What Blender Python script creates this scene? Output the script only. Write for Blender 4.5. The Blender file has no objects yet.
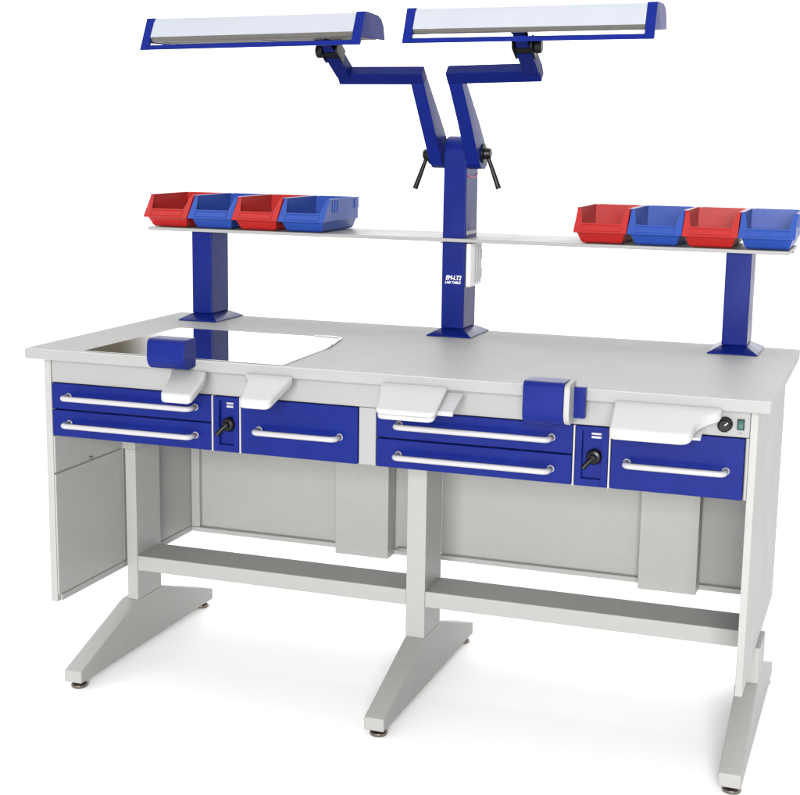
import bpy, bmesh, math, random
from mathutils import Vector, Matrix
random.seed(7)
S = bpy.context.scene
COL = S.collection
PI = math.pi

# ------------------------------------------------------------------ materials
def principled(name, color, rough=.45, metal=0., spec=.5, noise=.0, nscale=40., bump=0., bscale=300., rvar=0., coat=0.):
    m = bpy.data.materials.new(name); m.use_nodes = True
    nt = m.node_tree; N = nt.nodes; L = nt.links
    b = N['Principled BSDF']
    b.inputs['Metallic'].default_value = metal
    b.inputs['Roughness'].default_value = rough
    b.inputs['Specular IOR Level'].default_value = spec
    b.inputs['Base Color'].default_value = (*color, 1)
    if coat:
        b.inputs['Coat Weight'].default_value = coat
        b.inputs['Coat Roughness'].default_value = .12
    tc = N.new('ShaderNodeTexCoord')
    if noise:
        n = N.new('ShaderNodeTexNoise'); n.inputs['Scale'].default_value = nscale; n.inputs['Detail'].default_value = 6
        n.inputs['Roughness'].default_value = .65
        L.new(tc.outputs['Object'], n.inputs['Vector'])
        r = N.new('ShaderNodeMapRange'); r.inputs[1].default_value = .3; r.inputs[2].default_value = .7
        r.inputs[3].default_value = 1 - noise; r.inputs[4].default_value = 1 + noise
        L.new(n.outputs[0], r.inputs[0])
        mx = N.new('ShaderNodeVectorMath'); mx.operation = 'SCALE'
        mx.inputs[0].default_value = color
        L.new(r.outputs[0], mx.inputs['Scale']); L.new(mx.outputs[0], b.inputs['Base Color'])
    if rvar:
        n = N.new('ShaderNodeTexNoise'); n.inputs['Scale'].default_value = 9; n.inputs['Detail'].default_value = 8
        L.new(tc.outputs['Object'], n.inputs['Vector'])
        r = N.new('ShaderNodeMapRange'); r.inputs[1].default_value = .3; r.inputs[2].default_value = .7
        r.inputs[3].default_value = rough - rvar; r.inputs[4].default_value = rough + rvar
        L.new(n.outputs[0], r.inputs[0]); L.new(r.outputs[0], b.inputs['Roughness'])
    if bump:
        n = N.new('ShaderNodeTexNoise'); n.inputs['Scale'].default_value = bscale; n.inputs['Detail'].default_value = 3
        L.new(tc.outputs['Object'], n.inputs['Vector'])
        bp = N.new('ShaderNodeBump'); bp.inputs['Strength'].default_value = bump; bp.inputs['Distance'].default_value = .0006
        L.new(n.outputs[0], bp.inputs['Height']); L.new(bp.outputs[0], b.inputs['Normal'])
    return m

GREY   = principled('grey_powder_coat', (.26,.26,.255), .42, spec=.25, noise=.02, nscale=30, bump=.25, bscale=420, rvar=.025)
WHITEC = principled('off_white_powder_coat', (.225,.225,.225), .4, spec=.25, noise=.012, nscale=22, bump=.2, bscale=420, rvar=.05)
TOPM   = principled('grey_laminate', (.322,.322,.322), .5, spec=.12, noise=.012, nscale=90, bump=.2, bscale=700, rvar=.02)
BLUE   = principled('royal_blue_enamel', (.0030,.0090,.106), .30, spec=.11, noise=.12, nscale=16, bump=.22, bscale=260, rvar=.07)
BLUEC  = principled('blue_lamp_enamel', (.0034,.0100,.118), .40, spec=.07, noise=.04, nscale=14, bump=.15, bscale=260, rvar=.06)
NAVY   = principled('dark_blue_arm_enamel', (.0022,.0066,.074), .44, spec=.07, noise=.05, nscale=14, bump=.15, bscale=260, rvar=.06)
REDP   = principled('red_plastic', (.285,.012,.011), .36, spec=.28, noise=.05, nscale=26, bump=.12, bscale=200, rvar=.08)
BLUEP  = principled('blue_plastic', (.014,.046,.235), .36, spec=.28, noise=.05, nscale=26, bump=.12, bscale=200, rvar=.08)
PAD    = principled('white_moulded_plastic', (.325,.325,.325), .38, spec=.35, noise=.015, nscale=20, rvar=.06)
HANDLE = principled('pale_grey_handle', (.30,.295,.31), .38, spec=.4, noise=.02)
LAMPW  = principled('pale_lamp_enamel', (.27,.283,.32), .35, spec=.35, noise=.015, nscale=8, rvar=.05)
ALU    = principled('shaded_grey_lamp_frame', (.085,.080,.073), .45, metal=.0, noise=.05, nscale=60)  # grey with the shade of the unlit lamp underside put into the colour
REFL   = principled('shaded_brown_reflector', (.022,.018,.013), .4, metal=.0, noise=.1, nscale=30)  # brown strips, darkened in colour to carry the underside's shade
STEEL  = principled('polished_steel', (.74,.74,.73), .04, metal=1., noise=.015, nscale=4)
CHROME = principled('worn_chrome', (.20,.175,.15), .28, metal=1., noise=.15, nscale=40)
BLACK  = principled('black_plastic', (.003,.003,.0035), .35, spec=.2, noise=.1, nscale=50, rvar=.08)
SLATE  = principled('slate_plastic', (.09,.10,.10), .4, noise=.1)
GAP    = principled('dark_gap_liner', (.012,.012,.02), .7, spec=.1)
GREEN  = principled('dark_green_switch', (.004,.022,.019), .3, spec=.2)
GREENL = principled('green_switch_lens', (.012,.06,.05), .3, spec=.2)
WHITEP = principled('white_print', (.62,.64,.70), .5)
DARKP  = principled('dark_print', (.1,.1,.1), .5)
PINK   = principled('pink_wire', (.4,.02,.12), .4)
SOCK   = principled('white_socket_plastic', (.60,.59,.60), .35, noise=.03)
FLOORM = principled('white_sweep_paper', (.95,.95,.95), .9, spec=.05, noise=.004, nscale=3)

# ------------------------------------------------------------------ mesh helpers
def box(bm, x0, x1, y0, y1, z0, z1):
    v = [bm.verts.new(p) for p in ((x0,y0,z0),(x1,y0,z0),(x1,y1,z0),(x0,y1,z0),(x0,y0,z1),(x1,y0,z1),(x1,y1,z1),(x0,y1,z1))]
    for f in ((3,2,1,0),(4,5,6,7),(0,1,5,4),(1,2,6,5),(2,3,7,6),(3,0,4,7)):
        bm.faces.new([v[i] for i in f])
    return v
def loft(bm, rings, cap=True):
    vs = [[bm.verts.new(p) for p in r] for r in rings]
    n = len(vs[0])
    for a, b in zip(vs, vs[1:]):
        for i in range(n):
            bm.faces.new((a[i], a[(i+1) % n], b[(i+1) % n], b[i]))
    if cap:
        bm.faces.new(vs[0][::-1]); bm.faces.new(vs[-1])
    return vs
def prism(bm, pts, axis, a, b):
    """polygon pts in the two other axes, extruded along axis from a to b"""
    def mk(p, t):
        return {0:(t,p[0],p[1]), 1:(p[0],t,p[1]), 2:(p[0],p[1],t)}[axis]
    return loft(bm, [[mk(p,a) for p in pts], [mk(p,b) for p in pts]])
def cyl(bm, p0, p1, r0, r1=None, n=24):
    r1 = r0 if r1 is None else r1
    p0 = Vector(p0); p1 = Vector(p1); d = (p1-p0).normalized()
    a = d.orthogonal().normalized(); b = d.cross(a)
    ring = lambda c, r: [c + (a*math.cos(2*PI*i/n) + b*math.sin(2*PI*i/n))*r for i in range(n)]
    loft(bm, [ring(p0,r0), ring(p1,r1)])
def tube(bm, path, r, n=14):
    P = [Vector(p) for p in path]; rings = []
    ref = None
    for i, p in enumerate(P):
        t = (P[min(i+1,len(P)-1)] - P[max(i-1,0)]).normalized()
        if ref is None: ref = t.orthogonal().normalized()
        a = (ref - t*ref.dot(t)).normalized(); ref = a
        b = t.cross(a)
        rings.append([p + (a*math.cos(2*PI*k/n) + b*math.sin(2*PI*k/n))*r for k in range(n)])
    loft(bm, rings)
def lathe(bm, prof, c, axis='z', n=28):
    """prof: (radius, height) pairs along axis from c"""
    c = Vector(c); rings = []
    for r, h in prof:
        ring = []
        for i in range(n):
            u, w = math.cos(2*PI*i/n)*r, math.sin(2*PI*i/n)*r
            ring.append(c + Vector({'z':(u,w,h), 'y':(u,h,-w), 'x':(h,u,w)}[axis]))
        rings.append(ring)
    loft(bm, rings)
def BM(): return bmesh.new()

def thing(name, label, cat, loc=(0,0,0), group=None):
    o = bpy.data.objects.new(name, None); COL.objects.link(o); o.location = loc
    o.empty_display_size = .05
    o['label'] = label; o['category'] = cat
    if group: o['group'] = group
    return o
WL = {}
def obj(name, bm, mat, parent=None, bevel=.0012, smooth=False, label=None, segs=2, xf=None, ang=32):
    """one mesh, authored in world coordinates, origin moved to its own middle"""
    if xf is not None: bmesh.ops.transform(bm, matrix=xf, verts=bm.verts)
    bmesh.ops.recalc_face_normals(bm, faces=bm.faces)
    lo = Vector([min(v.co[i] for v in bm.verts) for i in range(3)]); hi = Vector([max(v.co[i] for v in bm.verts) for i in range(3)])
    c = (lo+hi)/2
    bmesh.ops.translate(bm, vec=-c, verts=bm.verts)
    me = bpy.data.meshes.new(name); bm.to_mesh(me); bm.free()
    for m in (mat if isinstance(mat,(list,tuple)) else [mat]): me.materials.append(m)
    o = bpy.data.objects.new(name, me); COL.objects.link(o)
    WL[o.name] = c
    if parent is not None:
        o.parent = parent
        o.location = c - WL.get(parent.name, Vector(parent.location))
    else:
        o.location = c
    if label: o['label'] = label
    if smooth:
        for p in me.polygons: p.use_smooth = True
    if bevel:
        md = o.modifiers.new('edge_softening', 'BEVEL'); md.width = bevel; md.segments = segs
        md.limit_method = 'ANGLE'; md.angle_limit = math.radians(ang); md.harden_normals = False
        for p in me.polygons: p.use_smooth = True
        w = o.modifiers.new('weighted', 'WEIGHTED_NORMAL'); w.keep_sharp = True
    return o
def arc(cx, cy, r, a0, a1, n=6):
    return [(cx + r*math.cos(math.radians(a0+(a1-a0)*i/n)), cy + r*math.sin(math.radians(a0+(a1-a0)*i/n))) for i in range(n+1)]

# ------------------------------------------------------------------ setting
b = BM()
g = 30.; ZF = .0140
vs = [b.verts.new(p) for p in ((-g,-g,ZF),(g,-g,ZF),(g,g,ZF),(-g,g,ZF))]; b.faces.new(vs)
fl = obj('floor', b, FLOORM, bevel=0); fl['kind'] = 'structure'

# ------------------------------------------------------------------ the bench
bench = thing('workbench', 'two-seat grey steel laboratory workbench with royal blue drawers, blue posts and raised white shelf', 'workbench', (.825,.35,.014))
ZT, ZU = .8754, .8502
# side panels
for side in (0, 1):
    b = BM()
    if side == 0:
        box(b, 0, .018, 0, .7095, .247, .8495)
        box(b, .0181, .0225, .0015, .309, .5700, .660); box(b, .0181, .0225, .0015, .309, .2645, .5655); box(b, .0181, .0225, .3105, .6835, .2645, .660)      # upper liner with a seam under it
        box(b, .018, .0235, .012, .685, .247, .263)
    else:
        box(b, 1.6349, 1.65, 0, .186, .247, .8495)
        box(b, 1.6349, 1.6475, .186, .7095, .247, .8495)
        box(b, 1.632, 1.6349, .012, .700, .247, .263)
    sp = obj('side_panel', b, GREY, bench)
    b = BM()
    if side == 0:
        lathe(b, [(.004,0),(.004,.004),(.002,.005)], (.0225,.155,.5755), 'x', 16)
        obj('panel_screw', b, CHROME, sp, bevel=0, smooth=True)
    else: b.free()
# back panels, two bays
for x0, x1, xe_ in ((.0232,.770,.0232),(.772,1.6318,1.6058)):
    b = BM()
    box(b, x0, x1, .7005, .7085, .262, .662)
    box(b, x0, x1, .686, .7095, .247, .2605)              # bottom rail
    for xx in (xe_,):
        box(b, xx, xx+.026, .684, .7003, .2625, .662)     # upright returns
    obj('back_panel', b, GREY, bench)
# cable duct covers
for x0, x1 in ((.4906,.643),(1.3201,1.4665)):
    b = BM(); box(b, x0, x1, .630, .6855, .2495, .662); obj('duct_cover', b, GREY, bench)
b = BM(); lathe(b, [(.007,0),(.007,.016),(.004,.02)], (.70,.668,.268), 'y', 16); cyl(b, (.655,.672,.268),(.70,.672,.268),.006)
obj('cable_gland', b, WHITEC, bench, bevel=0, smooth=True)
# legs with feet
Y0, Y1 = .3104, .4362
for k, (fx0, fx1) in enumerate(((.0120,.0602),(.8073,.8560),(1.6085,1.6568))):
    b = BM()
    if k == 0:
        box(b,   .030, .0602, Y0, Y1, .1612, .567); box(b,   .0230, .0602, Y0, Y1, .567, .6615)
    elif k == 1:
        box(b, fx0, fx1, Y0, Y1, .1612, .6615)
    else:
        box(b, 1.6085, 1.6345, Y0, Y1, .2455, .6615); box(b, 1.6085, 1.6568, Y0, Y1, .1612, .2455)
    leg = obj('leg', b, GREY, bench)
    b = BM()
    prism(b, [(.0275,.031),(.0275,.0612),(Y0-.002,.1605),(Y1+.002,.1605),(.7399,.0622),(.7399,.031)], 0, fx0, fx1)
    obj('foot', b, GREY, leg, bevel=.003, segs=3)
    xc = (fx0+fx1)/2
    for yc in (.052,.708):
        b = BM()
        lathe(b, [(.019,.0),(.0205,.002),(.0205,.0075),(.016,.0105),(.008,.012),(.008,.0168)], (xc+.003,yc,ZF+.0003), 'z', 30)
        obj('levelling_foot', b, CHROME, leg, bevel=.0006)
# cross bars
for x0, x1 in ((.0604,.8071),(.8562,1.6083)):
    b = BM(); box(b, x0, x1, Y0+.0006, Y1, .2415, .2815); obj('cross_bar', b, GREY, bench, bevel=.002)
# carcass behind the drawer fronts
b = BM()
box(b, .0222, 1.6325, .021, .628, .663, .7905)
carc = obj('cabinet', b, GREY, bench)
b = BM()
box(b, .0185, 1.6340, .003, .300, .7908, .8498)
ap = obj('apron', b, WHITEC, bench)
b = BM()
box(b, .7990,.8385, .0010,.0208, .6625,.7903)
obj('centre_stile', b, WHITEC, bench)
for x0 in (.4412,.5108,1.2780,1.3530):
    b = BM(); box(b, x0, x0+.0034, -.003,.0208, .6615,.7903); obj('divider_strip', b, HANDLE, bench, bevel=.0005)
b = BM(); box(b, 1.6285,1.6345,.001,.0208,.6625,.7903); obj('end_stile', b, WHITEC, bench)
# drawers
def drawer(x0, x1, z0, z1, h0, h1, hz):
    b = BM()
    box(b, x0, x1, -.0025, .0150, z0, z1)
    d = obj('drawer', b, BLUE, bench, bevel=.0018)
    b = BM(); box(b, x0+.001, x1-.001, .0152, .0207, z0+.001, z1-.001); obj('drawer_tray', b, GAP, d, bevel=0)
    b = BM(); r = .011; ys = -.036
    pts = [(h0,-.0026,hz)]
    pts += [(h0+r-r*math.cos(a), ys+r-r*math.sin(a), hz) for a in [i*PI/2/6 for i in range(7)]]
    pts += [(h1-r+r*math.sin(a), ys+r-r*math.cos(a), hz) for a in [i*PI/2/6 for i in range(7)]]
    pts += [(h1,-.0026,hz)]
    tube(b, pts, .0062, 16)
    for hx in (h0,h1): cyl(b, (hx,-.0026,hz),(hx,-.0040,hz),.0078)
    obj('handle', b, HANDLE, d, bevel=0, smooth=True)
drawer(.0208,.4400, .7282,.7893, .067,.400, .760)
drawer(.0208,.4400, .6622,.7252, .067,.400, .695)
drawer(.5155,.7970, .6622,.7893, .560,.755, .720)
drawer(.8405,1.2762,.7282,.7893, .894,1.232, .7600)
drawer(.8405,1.2762,.6622,.7252, .893,1.232, .6925)
drawer(1.3580,1.6262,.6622,.7893, 1.392,1.592, .7205)
# suction control panels with a recessed field and lever valve
def control(x0, x1):
    xa, xb, za, zb = x0+.0135, x1-.0135, .678, .780
    b = BM()
    box(b, x0, xa, -.0025,.0150, .6622,.7893); box(b, xb, x1, -.0025,.0150, .6622,.7893)
    box(b, xa, xb, -.0025,.0150, .6622,za); box(b, xa, xb, -.0025,.0150, zb,.7893)
    box(b, xa, xb, .0060,.0150, za, zb)
    p = obj('control_panel', b, BLUE, bench, bevel=.0008)
    b = BM(); xm = (x0+x1)/2 + .006; zm = .726
    lathe(b, [(.0165,.0058),(.0165,-.004),(.0135,-.010),(.0075,-.0115),(.0075,-.019),(.005,-.021)], (xm,0,zm), 'y', 30)
    tube(b, [(xm,-.016,zm),(xm-.006,-.020,zm-.006),(xm-.013,-.024,zm-.014),(xm-.018,-.027,zm-.021)], .0056)
    obj('valve_knob', b, BLACK, p, bevel=.0005, smooth=True)
    b = BM(); box(b, xm-.008, xb-.002, .0045,.0059, .7715,.7755); box(b, xm-.008, xb-.002, .0045,.0059, .764,.7685)
    obj('printed_strip', b, HANDLE, p, bevel=0)
control(.4462,.5092); control(1.2830,1.3512)
# speed dial and rocker switch on the right of the apron
b = BM()
lathe(b, [(.0150,.0028),(.0150,-.003),(.0128,-.006),(.0128,-.019),(.0105,-.0215)], (1.5855,0,.8165), 'y', 36)
for i in range(16):
    a = 2*PI*i/16; cyl(b, (1.5855+.0128*math.cos(a),-.0065,.8165+.0128*math.sin(a)), (1.5855+.0128*math.cos(a),-.0185,.8165+.0128*math.sin(a)), .0013, n=8)
dial = obj('dial_knob', b, BLACK, bench, bevel=.0005, smooth=True)
b = BM(); box(b, -.0008,.0008,-.0225,-.0214,.0015,.0098)
obj('pointer_mark', b, WHITEP, dial, bevel=0, xf=Matrix.Translation((1.5855,0,.8165)) @ Matrix.Rotation(math.radians(48),4,'Y'))
b = BM(); box(b, 1.6088,1.6232,-.0008,.0028,.8060,.8285)
sw = obj('power_switch', b, GREEN, bench, bevel=.0006)
b = BM(); prism(b, [(-.0009,.8085),(-.0055,.8085),(-.0025,.8172),(-.0030,.8262),(-.0009,.8262)], 0, 1.6108,1.6212)
obj('rocker', b, GREENL, sw, bevel=.0005)
b = BM()
for x0, x1 in ((1.5795,1.5845),(1.5865,1.5880),(1.5895,1.5915),(1.6125,1.6160),(1.6170,1.6205)):
    box(b, x0, x1, .0021,.0029, .7985,.8003)
    if x0 in (1.5895,1.6170): obj('printed_mark', b, DARKP, bench, bevel=0); b = BM()

# table top with a set-in steel sheet on the left place
b = BM(); box(b, -.024,1.6756,-.0409,.7219,ZU,ZT)
top = obj('tabletop', b, TOPM, bench, bevel=.0025, segs=3)
b = BM(); box(b, -.0232,1.6748,-.0425,-.0411,ZU+.0016,ZT-.0022); obj('edge_band', b, WHITEC, top, bevel=.0005)
b = BM()
prism(b, [(.130,-.032),(.632,-.032),(.624,.238),(.590,.402),(.560,.4115),(.148,.4115),(.138,.402)], 2, ZT+.0004, ZT+.0020)
sheet = obj('steel_sheet', b, STEEL, top, bevel=.0005)
b = BM()
tube(b, [(.520,.4150,ZT+.0030),(.560,.4145,ZT+.0030),(.585,.409,ZT+.0030),(.596,.398,ZT+.0030),(.6150,.300,ZT+.0030),(.6270,.238,ZT+.0030)], .0026, 10)
obj('sheet_rim', b, STEEL, sheet, bevel=0, smooth=True)

# posts
def post(x0, x1, b0, b1, z1, rounded=False):
    y0, y1 = .5849,.6867
    b = BM()
    if rounded:
        prof = [(y0,.8940)] + [(y0,1.335)] + arc(y0+.042,1.335,.042,180,90,8)[1:] + [(y1-.02,1.377)] + arc(y1-.012,1.365,.012,90,0,5) + [(y1,.8940)]
        prism(b, prof, 0, x0, x1)
    else:
        box(b, x0, x1, y0, y1, .8940, z1)
    p = obj('post', b, BLUE, bench, bevel=.003, segs=3)
    b = BM()
    q = .0006
    loft(b, [[(b0,.5525,ZT+.0003),(b1,.5525,ZT+.0003),(b1,.7215,ZT+.0003),(b0,.7215,ZT+.0003)],
             [(b0,.5525,ZT+.0028),(b1,.5525,ZT+.0028),(b1,.7215,ZT+.0028),(b0,.7215,ZT+.0028)],
             [(x0-q,y0-q,.8938),(x1+q,y0-q,.8938),(x1+q,y1+q,.8938),(x0-q,y1+q,.8938)]])
    obj('base_flange', b, BLUE, p, bevel=.0012)
    return p
post(.0866,.1453,.0603,.1736,1.1143)
pm = post(.7953,.8554,.7670,.8853,1.377,True)
post(1.5010,1.5607,1.4720,1.5900,1.1143)
# sockets on both cheeks of the middle post
b = BM()
for s in (0,1):
    x0, x1 = ((.8556,.8680),(.7810,.7951))[s]
    b = BM(); box(b, x0, x1, .593,.697,1.0000,1.1110)
    so = obj('socket', b, SOCK, pm, bevel=.004, segs=3)
    if s == 0:
        b = BM()
        for yy in (.628,.650,.672): box(b, x1-.0006, x1+.0016, yy, yy+.012, 1.008,1.104)
        for zz in (1.030,1.078): box(b, x1-.0006, x1+.0030, .664,.690, zz-.012, zz+.012)
        obj('socket_insert', b, HANDLE, pm, bevel=.0008)
# lettering on the middle post
def lettering(txt, x, z, size, shear):
    cu = bpy.data.curves.new('lettering', 'FONT'); cu.body = txt; cu.size = size; cu.shear = shear
    cu.extrude = .0002; cu.offset = size*.018; cu.align_x = 'LEFT'; cu.resolution_u = 3
    t = bpy.data.objects.new('lettering_curve', cu); COL.objects.link(t)
    dg = bpy.context.evaluated_depsgraph_get(); dg.update()
    me = bpy.data.meshes.new_from_object(t.evaluated_get(dg))
    bpy.data.objects.remove(t)
    bb = BM(); bb.from_mesh(me); bpy.data.meshes.remove(me)
    return bb, Matrix.Translation((x,.5846,z)) @ Matrix.Rotation(PI/2,4,'X')
def fit_text(txt, x0, x1, z, h, shear):
    bb, m = lettering(txt, 0, 0, .02, shear)
    xs = [v.co.x for v in bb.verts]; ys = [v.co.y for v in bb.verts]
    sx = (x1-x0)/(max(xs)-min(xs)); sy = h/(max(ys)-min(ys)); mx = min(xs); my = min(ys)
    for v in bb.verts: v.co.x = (v.co.x-mx)*sx; v.co.y = (v.co.y-my)*sy
    obj('lettering', bb, WHITEP, pm, bevel=0, xf=Matrix.Translation((x0,.5846,z)) @ Matrix.Rotation(PI/2,4,'X'))
fit_text('EM-LT2', .8065,.8475, 1.0180, .0115, .25)
fit_text('LAB TABLE', .8045,.8465, 1.0085, .0062, .15)
b = BM(); tube(b, [(.8556,.590,1.2800),(.8570,.61,1.2765),(.8572,.635,1.2745),(.8570,.66,1.2765),(.8558,.684,1.2840)], .0016, 8)
obj('pink_wire', b, PINK, pm, bevel=0, smooth=True)
b = BM(); box(b, .8556,.8562,.596,.686,1.1320,1.1410); obj('rating_plate', b, HANDLE, pm, bevel=0)

# shelf, notched round the middle post
b = BM()
SX0, SX1, SY0, SY1, SZ0, SZ1 = -.037,1.6465,.5693,.819,1.1148,1.1235
o_ = [(SX0,SY0),(SX1,SY0),(SX1,SY1),(SX0,SY1)]
i_ = [(.7947,.5843),(.8560,.5843),(.8560,.6873),(.7947,.6873)]
for z, flip in ((SZ0,True),(SZ1,False)):
    O = [b.verts.new((*p,z)) for p in o_]; I = [b.verts.new((*p,z)) for p in i_]
    for k in range(4):
        b.faces.new((O[k],O[(k+1)%4],I[(k+1)%4],I[k]))
    if z == SZ0: O0, I0 = O, I
for k in range(4):
    b.faces.new((O0[k],O0[(k+1)%4],O[(k+1)%4],O[k])); b.faces.new((I0[k],I0[(k+1)%4],I[(k+1)%4],I[k]))
shelf = obj('shelf', b, WHITEC, bench, bevel=.0015)
b = BM(); box(b, SX0+.012,SX1-.012,SY0+.012,SY0+.022,SZ0-.0075,SZ0-.0002); 
# stop lip short of the three posts
b.free(); b = BM()
for x0, x1 in ((SX0+.006,.0862),(.1457,.7945),(.8606,1.5006),(1.5611,SX1-.006)):
    box(b, x0, x1, .800,.8185,SZ0-.012,SZ0-.0002)
obj('shelf_lip', b, WHITEC, shelf, bevel=.001)

# suction hoods and arm rests
def hood(xc, w, ztop, zbot, y0, cheek=True):
    """a rolled blue front plate in front of the table edge with a grey cheek"""
    b = BM(); H = ztop-zbot
    out = [(-.0432,ztop),(y0+.012,ztop)] + arc(y0+.012,ztop-.012,.012,90,180,5)[1:] + [(y0-.002,zbot+.030)] + arc(y0+.024,zbot+.026,.026,180,262,8) + [(-.0432,zbot+.004)]
    out = [p for p in out if p[0] <= -.0431]
    prism(b, out, 0, xc-w/2, xc+w/2)
    h = obj('suction_hood', b, BLUE, bench, bevel=.0012)
    if not cheek: return h
    b = BM(); prism(b, [(max(-.0432,min(-.0432,p[0])),p[1]) if p[0]>-.0435 else (p[0]+.002,p[1]+(.002 if p[1]<zbot+.05 else -.003)) for p in out], 0, xc+w/2+.0003, xc+w/2+.012)
    obj('cheek', b, GREY, h, bevel=.0012)
    return h
h = hood(1.2350,.084,.893,.803,-.104)
b = BM(); box(b, 1.2875,1.312,-.0600,-.0432,.816,.880); obj('hood_bracket', b, BLUE, h, bevel=.001)
h = hood(.3780,.092,.926,.858,-.098,False)
YB = -.0436
def droop(b):
    for v in b.verts: v.co.z += (v.co.y+.152)*.36
    return b
def armrest(pts, z0, z1, name='armrest', r=.006):
    b = BM(); prism(b, pts, 2, z0, z1)
    return obj(name, droop(b), PAD, bench, bevel=r, segs=4, ang=50)
def bez(p0,p1,p2,n=8):
    return [tuple((1-t)**2*p0[i]+2*t*(1-t)*p1[i]+t*t*p2[i] for i in (0,1)) for t in [k/n for k in range(n+1)]]
# right place, right-hand rest (flares out to the right towards the bench)
R_ = [(1.369,YB),(1.379,-.140)] + bez((1.379,-.140),(1.380,-.152),(1.392,-.152),4)[1:] + [(1.515,-.152)] + bez((1.515,-.152),(1.540,-.152),(1.540,-.128),5)[1:] + bez((1.540,-.125),(1.542,-.085),(1.580,-.062),8) + [(1.584,YB)]
a1 = armrest(R_, .796,.819)
b = BM(); box(b, 1.505,1.553,-.118,-.050,.7900,.7956); obj('armrest_bracket', droop(b), HANDLE, a1, bevel=.001)
L_ = [(.866,YB)] + bez((.889,-.128),(.889,-.152),(.905,-.152),5) + [(1.006,-.152)] + bez((1.006,-.152),(1.022,-.152),(1.022,-.138),5)[1:] + [(1.016,YB)]
a2 = armrest(L_, .8085,.8200)
b = BM(); prism(b, [(p[0]+(.003 if p[0]<.95 else -.004), p[1]+(.003 if p[1]<-.1 else 0)) for p in L_], 2, .7980,.8081); obj('armrest_base', droop(b), PAD, a2, bevel=.002)
b = BM(); box(b, 1.0145,1.050,-.118,-.0440,.7975,.8075); obj('armrest_bracket', droop(b), HANDLE, a2, bevel=.001)
# left place: bench pin under the hood, small rest to the right
P_ = [(.362,YB),(.378,-.080),(.389,-.140),(.396,-.150),(.458,-.150),(.466,-.142),(.462,-.08),(.452,YB)]
armrest(P_, .7935,.815, 'bench_pin')
Q_ = [(.545,YB),(.565,-.075),(.580,-.135)] + bez((.580,-.140),(.582,-.152),(.594,-.152),4) + [(.640,-.152)] + bez((.640,-.152),(.652,-.150),(.654,-.138),4)[1:] + [(.662,YB)]
armrest(Q_, .7965,.818)

# ------------------------------------------------------------------ parts bins on the shelf
def bin_mesh():
    b = BM(); hw = .0635; t = .0026
    # lower tub, open above: outer skin, rim and inner skin lofted together
    def rect(hx, ya, yb, z): return [(-hx,ya,z),(hx,ya,z),(hx,yb,z),(-hx,yb,z)]
    loft(b, [rect(.047,.032,.240,.0), rect(.051,.027,.243,.004), rect(.0585,.012,.2475,.0265), rect(.0605,.0035,.2480,.0280),
             rect(.0580,.0060,.2455,.0280), rect(.0555,.0150,.2440,.0262), rect(.0485,.0300,.2400,.0060), rect(.0465,.0330,.2370,.0045)])
    # side walls with raked front edge
    for s in (-1,1):
        xa, xb = sorted((s*hw, s*(hw-t)))
        prism(b, [(.0005,.0270),(.0440,.0830),(.2480,.0830),(.2480,.0270)], 0, xa, xb)
        # rolled rim along the top
        xa, xb = sorted((s*(hw+.0016), s*(hw-.0040)))
        prism(b, [(.0400,.0810),(.0420,.0848),(.2520,.0848),(.2520,.0810)], 0, xa, xb)
        # raked front flange, broad at the lip and narrow at the top
        n = Vector((0,-.79,.613)); 
        q0, q1 = Vector((0,.0165,.0478)), Vector((0,.0430,.0820))
        A = [Vector((s*(hw+.0008),*q0.yz)), Vector((s*(hw-.0165),*q0.yz)), Vector((s*(hw-.0075),*q1.yz)), Vector((s*(hw+.0008),*q1.yz))]
        loft(b, [[p - n*.0012 for p in A], [p + n*.0010 for p in A]])
        # stacking ribs outside
        for yy in (.066,.082,.098):
            xa, xb = sorted((s*(hw-.0003), s*(hw+.0022)))
            box(b, xa, xb, yy, yy+.005, .050,.0808)
        box(b, *sorted((s*(hw-.0003), s*(hw+.0026))), .222,.2465,.056,.0808)
    # back wall and hanging hook
    prism(b, [(.2452,.0275),(.2478,.0275),(.2478,.0842),(.2452,.0842)], 0, -hw+t+.0001, hw-t-.0001)
    box(b, -.052,.052,.2479,.2580,.0800,.0846); box(b, -.052,.052,.2555,.2580,.0660,.0799)
    # raked front lip with a raised card frame
    n = Vector((0,-.79,.613)); p0, p1 = Vector((0,-.0010,.0256)), Vector((0,.0162,.0476))
    A = [Vector((-hw-.0012,*p0.yz)),Vector((hw+.0012,*p0.yz)),Vector((hw+.0012,*p1.yz)),Vector((-hw-.0012,*p1.yz))]
    loft(b, [[p - n*.0014 for p in A], [p + n*.0014 for p in A]])
    d = (p1-p0).normalized()
    def strip(x0,x1,u0,u1,h):
        B = [p0+d*u0+Vector((x0,0,0)), p0+d*u0+Vector((x1,0,0)), p0+d*u1+Vector((x1,0,0)), p0+d*u1+Vector((x0,0,0))]
        loft(b, [[p + n*.0013 for p in B], [p + n*h for p in B]])
    strip(-.048,.048,.0225,.0250,.0034); strip(-.048,-.0455,.0080,.0224,.0030); strip(.0455,.048,.0080,.0224,.0030); strip(-.048,.048,.0055,.0079,.0034)
    lip = [p0 + d*.0155 + n*.0013]
    cyl(b, lip[0], lip[0]+n*.0012, .0022, n=12)
    # under-lip ledge
    box(b, -hw-.0006, hw+.0006, .0005,.0120,.0250,.0268)
    for xx in (-.036,.036):
        for yy in (.050,.215): lathe(b, [(.005,0),(.0055,.002),(.0055,.0028)], (xx,yy,-.0016), 'z', 12)
    bmesh.ops.recalc_face_normals(b, faces=b.faces)
    me = bpy.data.meshes.new('parts_bin'); b.to_mesh(me); b.free()
    return me
me_red = bin_mesh(); me_red.materials.append(REDP)
me_blue = me_red.copy(); me_blue.materials[0] = BLUEP
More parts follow.
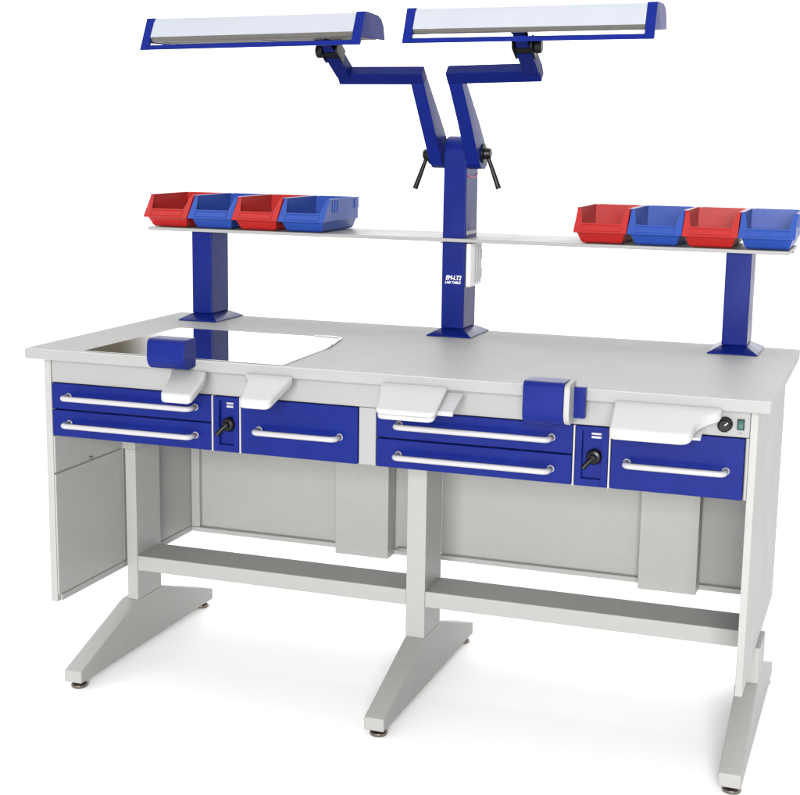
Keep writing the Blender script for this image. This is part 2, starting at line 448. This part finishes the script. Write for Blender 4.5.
XS = [.0205,.1520,.2835,.4150, 1.2010,1.3320,1.4630,1.5940]
LB = ['red open-front bin at the far left end of the white shelf',
      'blue open-front bin between the two red bins of the left row',
      'red open-front bin between the two blue bins of the left row',
      'blue open-front bin with bare ribbed side, inner end of the left row',
      'red open-front bin at the inner end of the right row',
      'blue open-front bin between the two red bins of the right row',
      'red open-front bin between the two blue bins of the right row',
      'blue open-front bin at the far right end of the white shelf']
proto = None
for i, (x, lb) in enumerate(zip(XS, LB)):
    if proto is None:
        o = bpy.data.objects.new('parts_bin', me_red); proto = o
        md = o.modifiers.new('edge_softening','BEVEL'); md.width = .0006; md.segments = 2; md.limit_method = 'ANGLE'; md.angle_limit = math.radians(40)
    else:
        o = proto.copy(); o.data = me_red if i % 2 == 0 else me_blue
    COL.objects.link(o)
    o.location = (x, .560 + (0,.002,-.001,.001,0,.002,-.001,.001)[i], SZ1+.0018)
    o.rotation_euler = (0,0,math.radians((.4,-.3,.3,-.2,.3,-.4,.2,.3)[i]))
    o['label'] = lb; o['category'] = 'storage bin'; o['group'] = 'red and blue parts bins on the shelf'

# ------------------------------------------------------------------ lamps on their folding arms
U = Vector((0,-.69,.72)).normalized(); Nn = Vector((0,-.72,-.69)).normalized()
def lamp(side):
    if side == 0:
        root = thing('task_lamp', 'task lamp with underside showing, on the blue arm bent towards the left', 'lamp', (.774,.63,1.325), 'adjustable task lamps on the middle post')
        xi, xo = .7905, .7570; dy = 0.; xe = .5740; sg = -1; tilt = 0.
    else:
        root = thing('task_lamp', 'task lamp on the blue arm bent towards the right, above the right seat', 'lamp', (.878,.615,1.325), 'adjustable task lamps on the middle post')
        xi, xo = .8600, .8940; dy = -.030; xe = 1.0850; sg = 1; tilt = .006
    x0, x1 = min(xi,xo), max(xi,xo)
    # tapered lower arm in a plane of constant x
    b = BM()
    prof = [(.420,1.512),(.440,1.5305),(.575,1.415),(.655,1.342),(.664,1.325),(.655,1.305),(.638,1.296),(.606,1.297),(.586,1.309),(.500,1.414)]
    prism(b, [(y+dy*(1.0 if z>1.5 else .7), z) for y,z in prof], 0, x0, x1)
    obj('lower_arm', b, BLUE, root, bevel=.002)
    # cross arm along x, rhombic section as a mitred square tube stands
    e0 = Vector((0,.432+dy-.0004,1.539)); s1, s2 = .0330, .0285
    sec = [e0+U*.0, e0+Nn*s2, e0+Nn*s2-U*s1, e0-U*s1]
    # shift so the section sits forward of the arm's outer corner
    b = BM()
    xa = x1 + .0004 if side == 0 else x0 - .0004
    off = Vector((0,0,0))
    r0 = [Vector((xa,0,0)) + p + off for p in sec]; r1 = [Vector((xe,0,tilt)) + p + off for p in sec]
    loft(b, [r0, r1])
    obj('cross_arm', b, NAVY, root, bevel=.0015)
    # end arm rising forward to the joint
    E = Vector((0,-.87,.48)).normalized(); Fn = Vector((0,-.48,-.87)).normalized()
    base = sum(r1, Vector())/4
    xa, xb = (xe-.0002, xe-.034) if side == 0 else (xe+.0002, xe-.036)
    if side == 0: xa, xb = xe+.002, xe+.036
    pb = Vector((0, base.y, base.z))
    h = .0165
    st = .0165
    ends = []
    rings = []
    for k, tt in enumerate((st,.098)):
        c = pb + E*tt
        rings.append([Vector((x,0,0)) + c + Fn*q for x, q in ((min(xa,xb),-h),(max(xa,xb),-h),(max(xa,xb),h),(min(xa,xb),h))])
    b = BM(); loft(b, rings)
    obj('end_arm', b, NAVY, root, bevel=.0015)
    J = pb + E*.108; J.x = (xa+xb)/2
    # clevis, its pin and knob
    b = BM()
    for xx in (min(xa,xb)-.0055, max(xa,xb)+.0005):
        rr = [[Vector((xv,0,0)) + Vector((0,J.y,J.z)) + E*q + Fn*w for q, w in ((-.026,-.017),(.020,-.017),(.026,-.008),(.026,.008),(.020,.017),(-.026,.017))] for xv in (xx,xx+.005)]
        loft(b, rr)
    rr = [[Vector((x,J.y,J.z)) + E*q + Fn*w for x, w in ((min(xa,xb),-.014),(max(xa,xb),-.014),(max(xa,xb),.014),(min(xa,xb),.014))] for q in (-.0095,.010)]
    loft(b, rr)
    cl = obj('clevis', b, BLACK, root, bevel=.001)
    b = BM(); kx = (min(xa,xb)-.0056) if side == 0 else (max(xa,xb)+.0056); d = -1 if side == 0 else 1
    lathe(b, [(.013,0),(.016,d*.003),(.016,d*.014),(.012,d*.017)] , (kx,J.y,J.z), 'x', 20)
    obj('clamp_knob', b, BLACK, cl, bevel=.0006, smooth=True)
    # pivot lever at the post
    lv = Vector((xo, .630+dy*.7, 1.325)) if side == 0 else Vector((xo,.606+dy*.7+.012,1.335))
    if side == 0: lv = Vector((xo,.600,1.330))
    d = -1 if side == 0 else 1
    b = BM()
    lathe(b, [(.0240,0),(.0240,d*.0035),(.0150,d*.0045),(.0135,d*.016),(.0115,d*.020)], lv, 'x', 28)
    hub = lv + Vector((d*.013,0,0))
    cyl(b, hub + Vector((d*-.0005,0,-.008)), hub + Vector((d*.029,0,-.086)), .0052, .0070, 16)
    obj('clamp_lever', b, BLACK, root, bevel=.0006, smooth=True)
    # the lamp head, built in its own frame and then set at its pose
    L,wc,h1,h2,H,D,hb = .5477,.0209,.0112,.0298,.0747,.1773,.0174
    d1,z1,d2,z2,sl = .1007,.0735,.1573,.0628,.5621
    px,pz,yaw,pit,rol = ((.4503,1.5686,.0142,.0170,-.0172),(1.1071,1.5755,.0103,.0801,-.0098))[side]
    M = Matrix.Translation((px,(.17,.15)[side],pz)) @ Matrix.Rotation(yaw,4,'Z') @ Matrix.Rotation(rol,4,'Y') @ Matrix.Rotation(pit,4,'X')
    hl = L/2; f = lambda z: sl*z
    # hood: pale front, top and back sheet with thickness
    b = BM()
    outer = [(f(h2),h2),(f(H)-.004,H-.010),(f(H)+.002,H-.0035),(f(H)+.012,H-.001),(d1,z1-.001),(d2-.002,z2-.002),(D-.004,hb+.030),(D-.003,hb+.003)]
    inner = [(y+(.0025 if y<.06 else (-.0025 if y>.14 else 0)), z-.0028 if z>.05 else z) for y,z in outer]
    prism(b, outer + inner[::-1], 0, -hl+wc, hl-wc)
    hd = obj('lamp_hood', b, LAMPW, root, bevel=.0003, xf=M)
    # underside: alu frame with two reflector bays and the tubes
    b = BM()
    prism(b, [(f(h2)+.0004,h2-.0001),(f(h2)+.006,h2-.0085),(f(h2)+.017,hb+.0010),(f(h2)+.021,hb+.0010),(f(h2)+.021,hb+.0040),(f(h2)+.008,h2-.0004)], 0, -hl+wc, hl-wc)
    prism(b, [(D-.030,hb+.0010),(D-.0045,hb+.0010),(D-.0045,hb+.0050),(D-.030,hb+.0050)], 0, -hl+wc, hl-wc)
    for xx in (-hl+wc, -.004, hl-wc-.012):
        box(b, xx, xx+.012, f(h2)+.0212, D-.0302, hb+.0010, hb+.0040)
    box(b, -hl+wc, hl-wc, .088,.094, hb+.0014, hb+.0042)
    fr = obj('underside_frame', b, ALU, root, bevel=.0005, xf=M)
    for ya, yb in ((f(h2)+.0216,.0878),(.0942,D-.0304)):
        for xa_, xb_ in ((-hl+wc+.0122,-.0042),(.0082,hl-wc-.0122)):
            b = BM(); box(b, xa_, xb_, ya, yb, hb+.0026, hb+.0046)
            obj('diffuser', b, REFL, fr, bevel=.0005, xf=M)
    # end caps: front strip reaching down to the handle, arched cheek behind
    for s in (-1,1):
        xa, xb = sorted((s*hl, s*(hl-wc)))
        b = BM()
        c_in = [(f(0),0),(f(H),H)] + [(f(H)+.02,H+.0006),((f(H)+d1)/2+.008,z1+.0014),(d1,z1),((d1+d2)/2+.006,(z1+z2)/2+.003),(d2,z2),((d2+D)/2+.003,(z2+hb)/2+.008),(D,hb)] + [(f(hb)+.012,hb),(f(hb)+.009,hb-.004),(f(0)+.009,0)]
        # the left cheeks are thin sheet, the front strip is the full cap width
        prism(b, [(f(0),0),(f(H),H),(f(H)+.012,H+.0004),(f(0)+.012,0)], 0, xa, xb)
        xs_, xt_ = sorted((s*(hl-.0004), s*(hl-.006)))
        prism(b, [(f(hb)+.0121,hb),(f(H)+.0121,H+.0005)] + c_in[2:10][1:-1], 0, xs_, xt_)
        obj('end_cap', b, BLUEC, root, bevel=.0016, xf=M)
    b = BM(); prism(b, [(f(0)+.0003,.0002),(f(h1),h1),(f(h1)+.010,h1),(f(0)+.0103,.0002)], 0, -hl+wc+.0002, hl-wc-.0002)
    obj('handle_bar', b, BLUEC, root, bevel=.0012, xf=M)
    # mount from the joint up into the underside
    q = M @ Vector((0,.125,hb)); 
    top_ = Vector((J.x, q.y, 0)); loc = M.inverted() @ Vector((J.x, q.y, q.z)); top_ = M @ Vector((loc.x, .112, hb+.0008))
    b = BM()
    st_ = J + E*.0105
    rr = [[Vector((x,p.y,p.z)) + w for x, w in ((J.x-.0155,-wv),(J.x+.0155,-wv),(J.x+.0155,wv),(J.x-.0155,wv))] for p, wv in ((st_, Fn*.011), (top_ , Vector((0,-.016,0)) * -1))]
    loft(b, rr)
    obj('mount', b, NAVY, root, bevel=.001)
lamp(0); lamp(1)

# ------------------------------------------------------------------ camera
R0 = Vector((0.9422714924539901, 0.3345507000838942, 0.014151451583024886))
R1 = Vector((0.07363093266413222, -0.16578551821331522, -0.9834091964720244))
R2 = Vector((-0.3266541294144931, 0.9276804358312828, -0.18084824774473413))
cam = bpy.data.cameras.new('camera'); co = bpy.data.objects.new('camera', cam); COL.objects.link(co)
m = Matrix((( R0.x,-R1.x,-R2.x, 1.89911375),( R0.y,-R1.y,-R2.y,-2.85494854),( R0.z,-R1.z,-R2.z,1.37534863),(0,0,0,1)))
co.matrix_world = m
cam.sensor_width = 36; cam.sensor_fit = 'HORIZONTAL'; cam.lens = 36*1423.63/800
cam.clip_start = .05; cam.clip_end = 200
S.camera = co

# ------------------------------------------------------------------ studio light
w = bpy.data.worlds.new('World'); S.world = w; w.use_nodes = True
nt = w.node_tree; N = nt.nodes; Lk = nt.links
bg = N['Background']
tc = N.new('ShaderNodeTexCoord'); sp = N.new('ShaderNodeSeparateXYZ'); Lk.new(tc.outputs['Generated'], sp.inputs[0])
mr = N.new('ShaderNodeMapRange'); mr.interpolation_type = 'SMOOTHSTEP'
mr.inputs[1].default_value = -.35; mr.inputs[2].default_value = .35; mr.inputs[3].default_value = .60; mr.inputs[4].default_value = 1.28
Lk.new(sp.outputs[1], mr.inputs[0])
# added dark fall-off at upper left, shaped to darken the steel sheet's reflection
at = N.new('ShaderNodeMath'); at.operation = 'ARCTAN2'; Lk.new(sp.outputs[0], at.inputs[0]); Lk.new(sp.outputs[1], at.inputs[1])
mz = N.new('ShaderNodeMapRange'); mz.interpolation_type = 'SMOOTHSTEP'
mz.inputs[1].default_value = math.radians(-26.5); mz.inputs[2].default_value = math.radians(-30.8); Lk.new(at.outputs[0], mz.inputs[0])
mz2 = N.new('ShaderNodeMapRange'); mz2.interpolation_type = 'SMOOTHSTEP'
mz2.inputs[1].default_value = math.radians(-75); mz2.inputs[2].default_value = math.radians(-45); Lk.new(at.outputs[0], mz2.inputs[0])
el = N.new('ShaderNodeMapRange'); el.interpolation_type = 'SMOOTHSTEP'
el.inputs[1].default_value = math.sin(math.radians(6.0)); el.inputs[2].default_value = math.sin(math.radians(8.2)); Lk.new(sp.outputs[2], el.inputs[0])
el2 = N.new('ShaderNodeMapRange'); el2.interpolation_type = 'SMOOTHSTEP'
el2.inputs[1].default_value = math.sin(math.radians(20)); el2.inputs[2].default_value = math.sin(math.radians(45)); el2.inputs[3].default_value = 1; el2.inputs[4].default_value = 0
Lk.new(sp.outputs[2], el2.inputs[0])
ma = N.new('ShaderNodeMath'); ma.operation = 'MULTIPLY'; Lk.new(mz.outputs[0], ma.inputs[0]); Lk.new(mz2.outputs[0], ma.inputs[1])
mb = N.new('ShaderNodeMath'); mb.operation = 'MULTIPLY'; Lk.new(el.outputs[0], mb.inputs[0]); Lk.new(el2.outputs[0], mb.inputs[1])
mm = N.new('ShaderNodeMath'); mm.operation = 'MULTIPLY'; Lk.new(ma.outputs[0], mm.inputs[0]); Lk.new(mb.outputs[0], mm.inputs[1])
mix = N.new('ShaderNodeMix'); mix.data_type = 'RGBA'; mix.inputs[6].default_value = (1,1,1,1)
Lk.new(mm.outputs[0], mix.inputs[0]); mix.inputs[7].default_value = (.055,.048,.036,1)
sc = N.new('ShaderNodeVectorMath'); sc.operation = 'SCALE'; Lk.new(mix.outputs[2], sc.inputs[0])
mxx = N.new('ShaderNodeMapRange'); mxx.interpolation_type = 'SMOOTHSTEP'      # world dimmed on the right, added to darken right-facing sides
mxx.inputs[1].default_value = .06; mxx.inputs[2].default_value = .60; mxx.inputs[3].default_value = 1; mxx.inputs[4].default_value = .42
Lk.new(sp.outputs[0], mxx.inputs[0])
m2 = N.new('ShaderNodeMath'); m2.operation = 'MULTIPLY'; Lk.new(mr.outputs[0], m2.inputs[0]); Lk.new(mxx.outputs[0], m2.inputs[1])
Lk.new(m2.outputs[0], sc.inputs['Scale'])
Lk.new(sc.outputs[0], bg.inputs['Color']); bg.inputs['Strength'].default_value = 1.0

def area(name, loc, target, size, power, color=(1,1,1)):
    l = bpy.data.lights.new(name, 'AREA'); l.shape = 'RECTANGLE'; l.size, l.size_y = size; l.energy = power; l.color = color
    o = bpy.data.objects.new(name, l); COL.objects.link(o); o.location = loc
    o.rotation_euler = (Vector(target)-Vector(loc)).to_track_quat('-Z','Y').to_euler()
area('softbox', (2.75,-7.5,2.3), (.8,.3,.6), (2.4,1.8), 530, (1,.99,.97))

S.render.engine = 'CYCLES'
S.view_settings.view_transform = 'Standard'; S.view_settings.look = 'None'
S.view_settings.exposure = 1.0; S.view_settings.gamma = 1
S.cycles.max_bounces = 8
